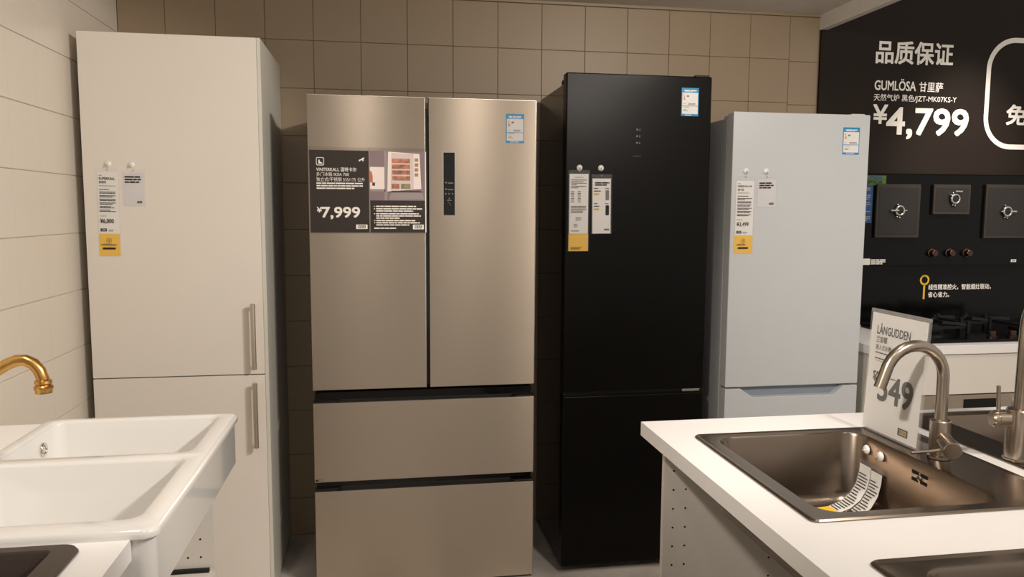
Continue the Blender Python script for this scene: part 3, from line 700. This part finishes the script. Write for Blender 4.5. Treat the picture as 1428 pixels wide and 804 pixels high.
# tags hanging in the sink
def sink_tag(y0, y1, zt_, zl, yel, label):
    t = thing('price_tag', label, 'tag', (1.12, (y0+y1)/2, .73))
    path = [(1.1575, 0, zt_), (1.155, 0, zt_-.034), (1.148, 0, zt_-.063), (1.132, 0, zt_-.090), (1.108, 0, zt_-.108), (1.078, 0, zt_-.118)]
    if not yel: path = path[:5]
    sl = 0
    P_ = [Vector((x, y0+(zt_-z)*sl, z)) for x, _, z in path]
    obj('paper_card', B().sheet(P_[1:] if False else [P_[0]+(P_[1]-P_[0])*.35]+P_[1:], (0, 1, 0), .002, y1-y0-.002, .0008), 'paper', t, smooth=60)
    obj('plastic_sleeve', B().sheet([p+Vector((-.0012, 0, .0012)) for p in P_], (0, 1, 0), 0, y1-y0, .0004), 'sleeve', t, smooth=60)
    b = B(); off = Vector((-.0018, 0, .0018))
    for i in range(1, len(P_)-1):
        A, D = P_[i], P_[i+1]
        for q in range(4):
            a = A+(D-A)*(q/4+.04); c = A+(D-A)*(q/4+.13); L_ = (y1-y0)*random.uniform(.45, .8)
            st = (y1-y0)*.88
            b.add([a+off+Vector((0, st, 0)), a+off+Vector((0, st-L_, 0)), c+off+Vector((0, st-L_, 0)), c+off+Vector((0, st, 0))], [(0, 1, 2, 3)])
    pr('print', b, 'ink_black', t)
    if yel:
        e0 = P_[-1]; obj('yellow_card', B().sheet([e0, e0+Vector((-.03, .002, -.003)), e0+Vector((-.070, .004, -.001))], (0, 1, 0), .002, y1-y0-.002, .0008), 'card_yellow', t, smooth=60)
sink_tag(1.648, 1.695, .846, 0, True, 'curled long tag with yellow end lying in the square steel sink')
sink_tag(1.606, 1.650, .842, 0, False, 'shorter curled white tag hanging beside the long tag in the steel sink')
hook(1.1632, 1.678, .872, 'white suction hook inside the steel sink above the long curled tag', n=(-1, 0, 0)); hook(1.1632, 1.624, .872, 'white suction hook inside the steel sink above the shorter curled tag', n=(-1, 0, 0))

# ================================================================== HOB COUNTER AND DISPLAY WALL
o = obj('worktop', B().box(1.985, 3.6, 2.835, 3.42, .862, .90), 'laminate_top', None, bev=.002); tag(o, 'white worktop carrying the black gas hob below the display wall', 'worktop')
t = thing('base_cabinet', 'white hob cabinet with wide drawer front above the built-in oven', 'cabinet', (2.75, 3.1, 0))
obj('side_panel', B().box(1.995, 2.013, 2.86, 3.40, .0, .861), 'laminate_edge', t)
obj('filler_panel', B().box(2.014, 2.19, 2.862, 2.88, .0, .861), 'laminate_edge', t)
obj('drawer_front', B().box(2.195, 2.795, 2.845, 2.863, .690, .858), 'white_foil', t, bev=.001)
obj('drawer_front', B().box(2.799, 3.58, 2.845, 2.863, .690, .858), 'white_foil', t, bev=.001)
obj('carcass', B().box(2.195, 3.58, 2.90, 3.40, .70, .861), 'white_foil', t); obj('door', B().box(2.80, 3.58, 2.845, 2.863, .08, .686), 'white_foil', t, bev=.001); obj('plinth', B().box(2.02, 3.58, 2.92, 2.94, 0, .08), 'black_matt', t)
t = thing('oven', 'built-in steel oven with black display under the hob drawer', 'oven', (2.495, 3.1, .085))
obj('oven_body', B().box(2.205, 2.785, 2.885, 3.38, .085, .680), 'black_matt', t)
obj('control_fascia', B().box(2.198, 2.792, 2.842, 2.884, .59, .686), 'steel_brushed', t, bev=.002)
obj('display', B().box(2.405, 2.565, 2.8405, 2.8425, .622, .668), 'black_gloss', t)
for x in (2.30, 2.67): obj('knob', B().lathe([(.018, 0), (.018, .022), (.016, .024), (.001, .024)], (x, 2.842, .642), (0, -1, 0), 24), 'chrome', t, smooth=35)
obj('oven_door', B().box(2.198, 2.792, 2.845, 2.884, .085, .586), 'glass_black', t, bev=.002)
obj('door_handle', B().tube([(2.24, 2.81, .55), (2.75, 2.81, .55)], .008, 12).tube([(2.26, 2.81, .55), (2.26, 2.846, .55)], .006, 8).tube([(2.73, 2.81, .55), (2.73, 2.846, .55)], .006, 8), 'chrome', t, smooth=40)
# gas hob on the counter
t = thing('gas_hob', 'black glass gas hob with cast pan supports on the white worktop', 'hob', (2.72, 3.1, .90))
obj('glass_plate', B().box(2.26, 3.16, 2.885, 3.36, .9002, .914), 'glass_black', t, bev=.003)
for cx, cy, r in ((2.45, 3.13, .12), (2.93, 3.13, .12), (2.695, 3.22, .085)):
    bn = obj('burner', B().lathe([(.055*r/.12, 0), (.055*r/.12, .010), (.045*r/.12, .014), (.045*r/.12, .022), (.040*r/.12, .026), (.001, .027)], (cx, cy, .9142), (0, 0, 1), 24), 'cast_black', t, smooth=35)
    b = B(); h = .9142
    for a in range(4):
        an = math.radians(45+90*a); ux, uy = math.cos(an), math.sin(an); px, py = -uy*.004, ux*.004
        p0 = (cx+ux*r*.42, cy+uy*r*.42); p1 = (cx+ux*r*1.25, cy+uy*r*1.25)
        b.add([(p0[0]-px, p0[1]-py, h+.036), (p0[0]+px, p0[1]+py, h+.036), (p1[0]+px, p1[1]+py, h+.036), (p1[0]-px, p1[1]-py, h+.036), (p0[0]-px, p0[1]-py, h+.050), (p0[0]+px, p0[1]+py, h+.050), (p1[0]+px, p1[1]+py, h+.046), (p1[0]-px, p1[1]-py, h+.046)],
              [(0, 3, 2, 1), (4, 5, 6, 7), (0, 1, 5, 4), (1, 2, 6, 5), (2, 3, 7, 6), (3, 0, 4, 7)])
        b.box(p1[0]-.007, p1[0]+.007, p1[1]-.007, p1[1]+.007, h, h+.055)
    for (xa_, xb_, ya_, yb_) in ((-1, 1, -1, -.93), (-1, 1, .93, 1), (-1, -.93, -1, 1), (.93, 1, -1, 1)):
        q = r*.88; b.box(cx+xa_*q, cx+xb_*q, cy+ya_*q, cy+yb_*q, h+.024, h+.036)
    obj('pan_support', b, 'cast_black', t)
for x in (2.60, 2.70, 2.80): obj('knob', B().lathe([(.020, 0), (.020, .006), (.016, .008), (.016, .024), (.014, .026), (.001, .026)], (x, 2.935, .9142), (0, 0, 1), 24), 'bronze', t, smooth=35)
# lower black glass panel with text
PW0, PW1 = 2.034, 3.85
t = thing('splashback', 'glossy black wall panel with yellow pictogram and small white text behind the hob', 'panel', (2.95, 3.43, .90))
obj('glass_panel', B().box(PW0, PW1, 3.440, 3.449, .9005, 1.6345), 'glass_black', t)
f = FRONT(0, 3.440, 0); k = B()
ci = [(math.cos(2*math.pi*q/28), math.sin(2*math.pi*q/28)) for q in range(28)]
outline(k, f, [(2.649+.026*a, 1.116+.026*c) for a, c in ci], [(2.649+.017*a, 1.116+.017*c) for a, c in ci], .001); quad(k, f, 2.6435, 1.020, 2.6535, 1.093, .001)
pr('pictogram', k, 'ink_yellow', t)
k = B(); text(k, f, '线性精准控火，智能烟灶联动，', 2.672, 1.066, 3.022, 1.094, .012); text(k, f, '省心省力。', 2.672, 1.029, 2.790, 1.056, .012); pr('lettering', k, 'ink_white', t)
# header panel with price
t = thing('display_panel', 'black promotional wall panel with white price 4,799 above the gas hob display', 'sign', (2.95, 3.41, 1.635))
obj('panel_board', B().box(PW0, PW1, 3.434, 3.449, 1.635, 2.95), 'panel_black', t, bev=.002)
yk = 3.434; f = FRONT(0, yk, 0); k = B(); sc = yk/3.45
def tx(body, u0, v0, u1, v1, bold):      # measured at 3.45, moved to the board's own depth
    text(k, f, body, u0*sc, HC+(v0-HC)*sc, u1*sc, HC+(v1-HC)*sc, bold, .0015)
tx('品质保证', 2.330, 2.158, 2.738, 2.262, .022)
tx('GUMLÖSA', 2.330, 2.032, 2.548, 2.086, .020); tx('甘里萨', 2.567, 2.030, 2.694, 2.076, .016)
tx('天然气炉 黑色/JZT-MK07KS-Y', 2.328, 1.976, 2.772, 2.014, .006)
tx('¥', 2.330, 1.874, 2.404, 1.962, .016); tx('4,799', 2.404, 1.806, 2.842, 1.950, .018)
tx('免', 3.055, 1.885, 3.165, 1.980, .022)
pr('lettering', k, 'ink_white', t)
k = B(); o_ = roundrect(2.914, 1.762, 3.75, 2.300, .155, 14); i_ = roundrect(2.938, 1.786, 3.726, 2.276, .131, 14)
outline(k, f, o_, i_, .0015); pr('rounded_frame', k, 'ink_white', t)
k = B(); outline(k, f, [(3.248+.105*a, 2.090+.090*c) for a, c in ci], [(3.248+.085*a, 2.090+.070*c) for a, c in ci], .0015); pr('ring_mark', k, 'ink_white', t)
# wall-hung hob
t = thing('wall_hob', 'black gas hob hung upright on the display wall with three pan plates', 'hob', (2.75, 3.42, 1.19))
yh = 3.405
obj('glass_plate', B().box(2.27, 3.24, yh, 3.4395, 1.192, 1.625), 'glass_black', t, bev=.002)
s2 = yh/3.45
def wp(u, z): return u*s2, HC+(z-HC)*s2
for (ua, za_, ub, zb_, bx_, bz_, arm) in ((2.362, 1.325, 2.598, 1.585, 2.482, 1.457, -1), (2.668, 1.440, 2.872, 1.586, 2.780, 1.516, 0), (2.958, 1.322, 3.200, 1.589, 3.075, 1.456, 1)):
    u0, z0 = wp(ua, za_); u1, z1 = wp(ub, zb_); cx, cz = wp(bx_, bz_)
    pl = obj('pan_plate', B().box(u0, u1, yh-.016, yh-.0005, z0, z1), 'support_plate', t, bev=.004)
    obj('plate_face', B().box(u0+.012, u1-.012, yh-.0175, yh-.016, z0+.016, z1-.016), 'plate_face', pl, bev=.001, seg=1)
    obj('burner_ring', B().torus((cx, yh-.026, cz), (0, 1, 0), .021, .0055, 28, 8), 'chrome', pl, smooth=60)
    obj('burner_cap', B().lathe([(.030, 0), (.028, .006), (.016, .008), (.016, .012), (.001, .013)], (cx, yh-.0176, cz), (0, -1, 0), 24), 'cast_black', pl, smooth=40)
    b = B()
    if arm: b.tube([(cx+arm*.010, yh-.030, cz), (cx+arm*.048, yh-.026, cz)], .0055, 8).tube([(cx-arm*.02, yh-.026, cz), (cx-arm*.036, yh-.026, cz)], .004, 8)
    else: b.tube([(cx-.004, yh-.026, cz+.036), (cx+.034, yh-.026, cz+.036)], .005, 8).tube([(cx-.03, yh-.026, cz+.02), (cx-.012, yh-.026, cz+.016)], .005, 8)
    for a in (115, 245, 270): b.lathe([(.004, 0), (.004, .01), (.001, .012)], (cx+.032*math.cos(math.radians(a)), yh-.0176, cz+.032*math.sin(math.radians(a))), (0, -1, 0), 8)
    obj('burner_arm', b, 'chrome', pl, smooth=50)
for u in (2.686, 2.782, 2.878):
    a, c = wp(u, 1.249); obj('knob', B().lathe([(.022, 0), (.022, .005), (.017, .007), (.016, .028), (.014, .030), (.001, .030)], (a, yh, c), (0, -1, 0), 24), 'bronze', t, smooth=35)
f = FRONT(0, yh, 0); k = B(); quad(k, f, 2.285, 1.196, 2.322, 1.226, .001); bars(k, f, 2.326, 1.222, .085, .006, 3, .009, .001); ikea_mark(k, f, 3.095, 1.205, 3.125, 1.218, .001); pr('sticker_print', k, 'ink_white', t)
t = thing('leaflet', 'green and blue leaflet stuck beside the upright hob behind the white fridge', 'leaflet', (2.30, yh, 1.40))
obj('green_header', B().box(2.18, 2.385, yh-.0016, yh-.0006, 1.578, 1.624), 'leaflet_green', t); obj('blue_sheet', B().box(2.18, 2.318, yh-.0016, yh-.0006, 1.398, 1.577), 'leaflet_blue', t)
k = B(); f = FRONT(0, yh-.0016, 0); text(k, f, 'GUMLÖSA', 2.20, 1.603, 2.366, 1.624, .02, .0006); pr('lettering', k, 'leaflet_blue', t)
k = B(); text(k, f, '甘里萨灶具', 2.24, 1.584, 2.366, 1.600, .02, .0006); pr('green_lettering', k, 'ink_dkgreen', t)
k = B()
for q in range(5): bars(k, f, 2.19, 1.566-q*.034, .12, .005, 3, .009, .0006, ragged=.5)
pr('print', k, 'photo_grey', t)
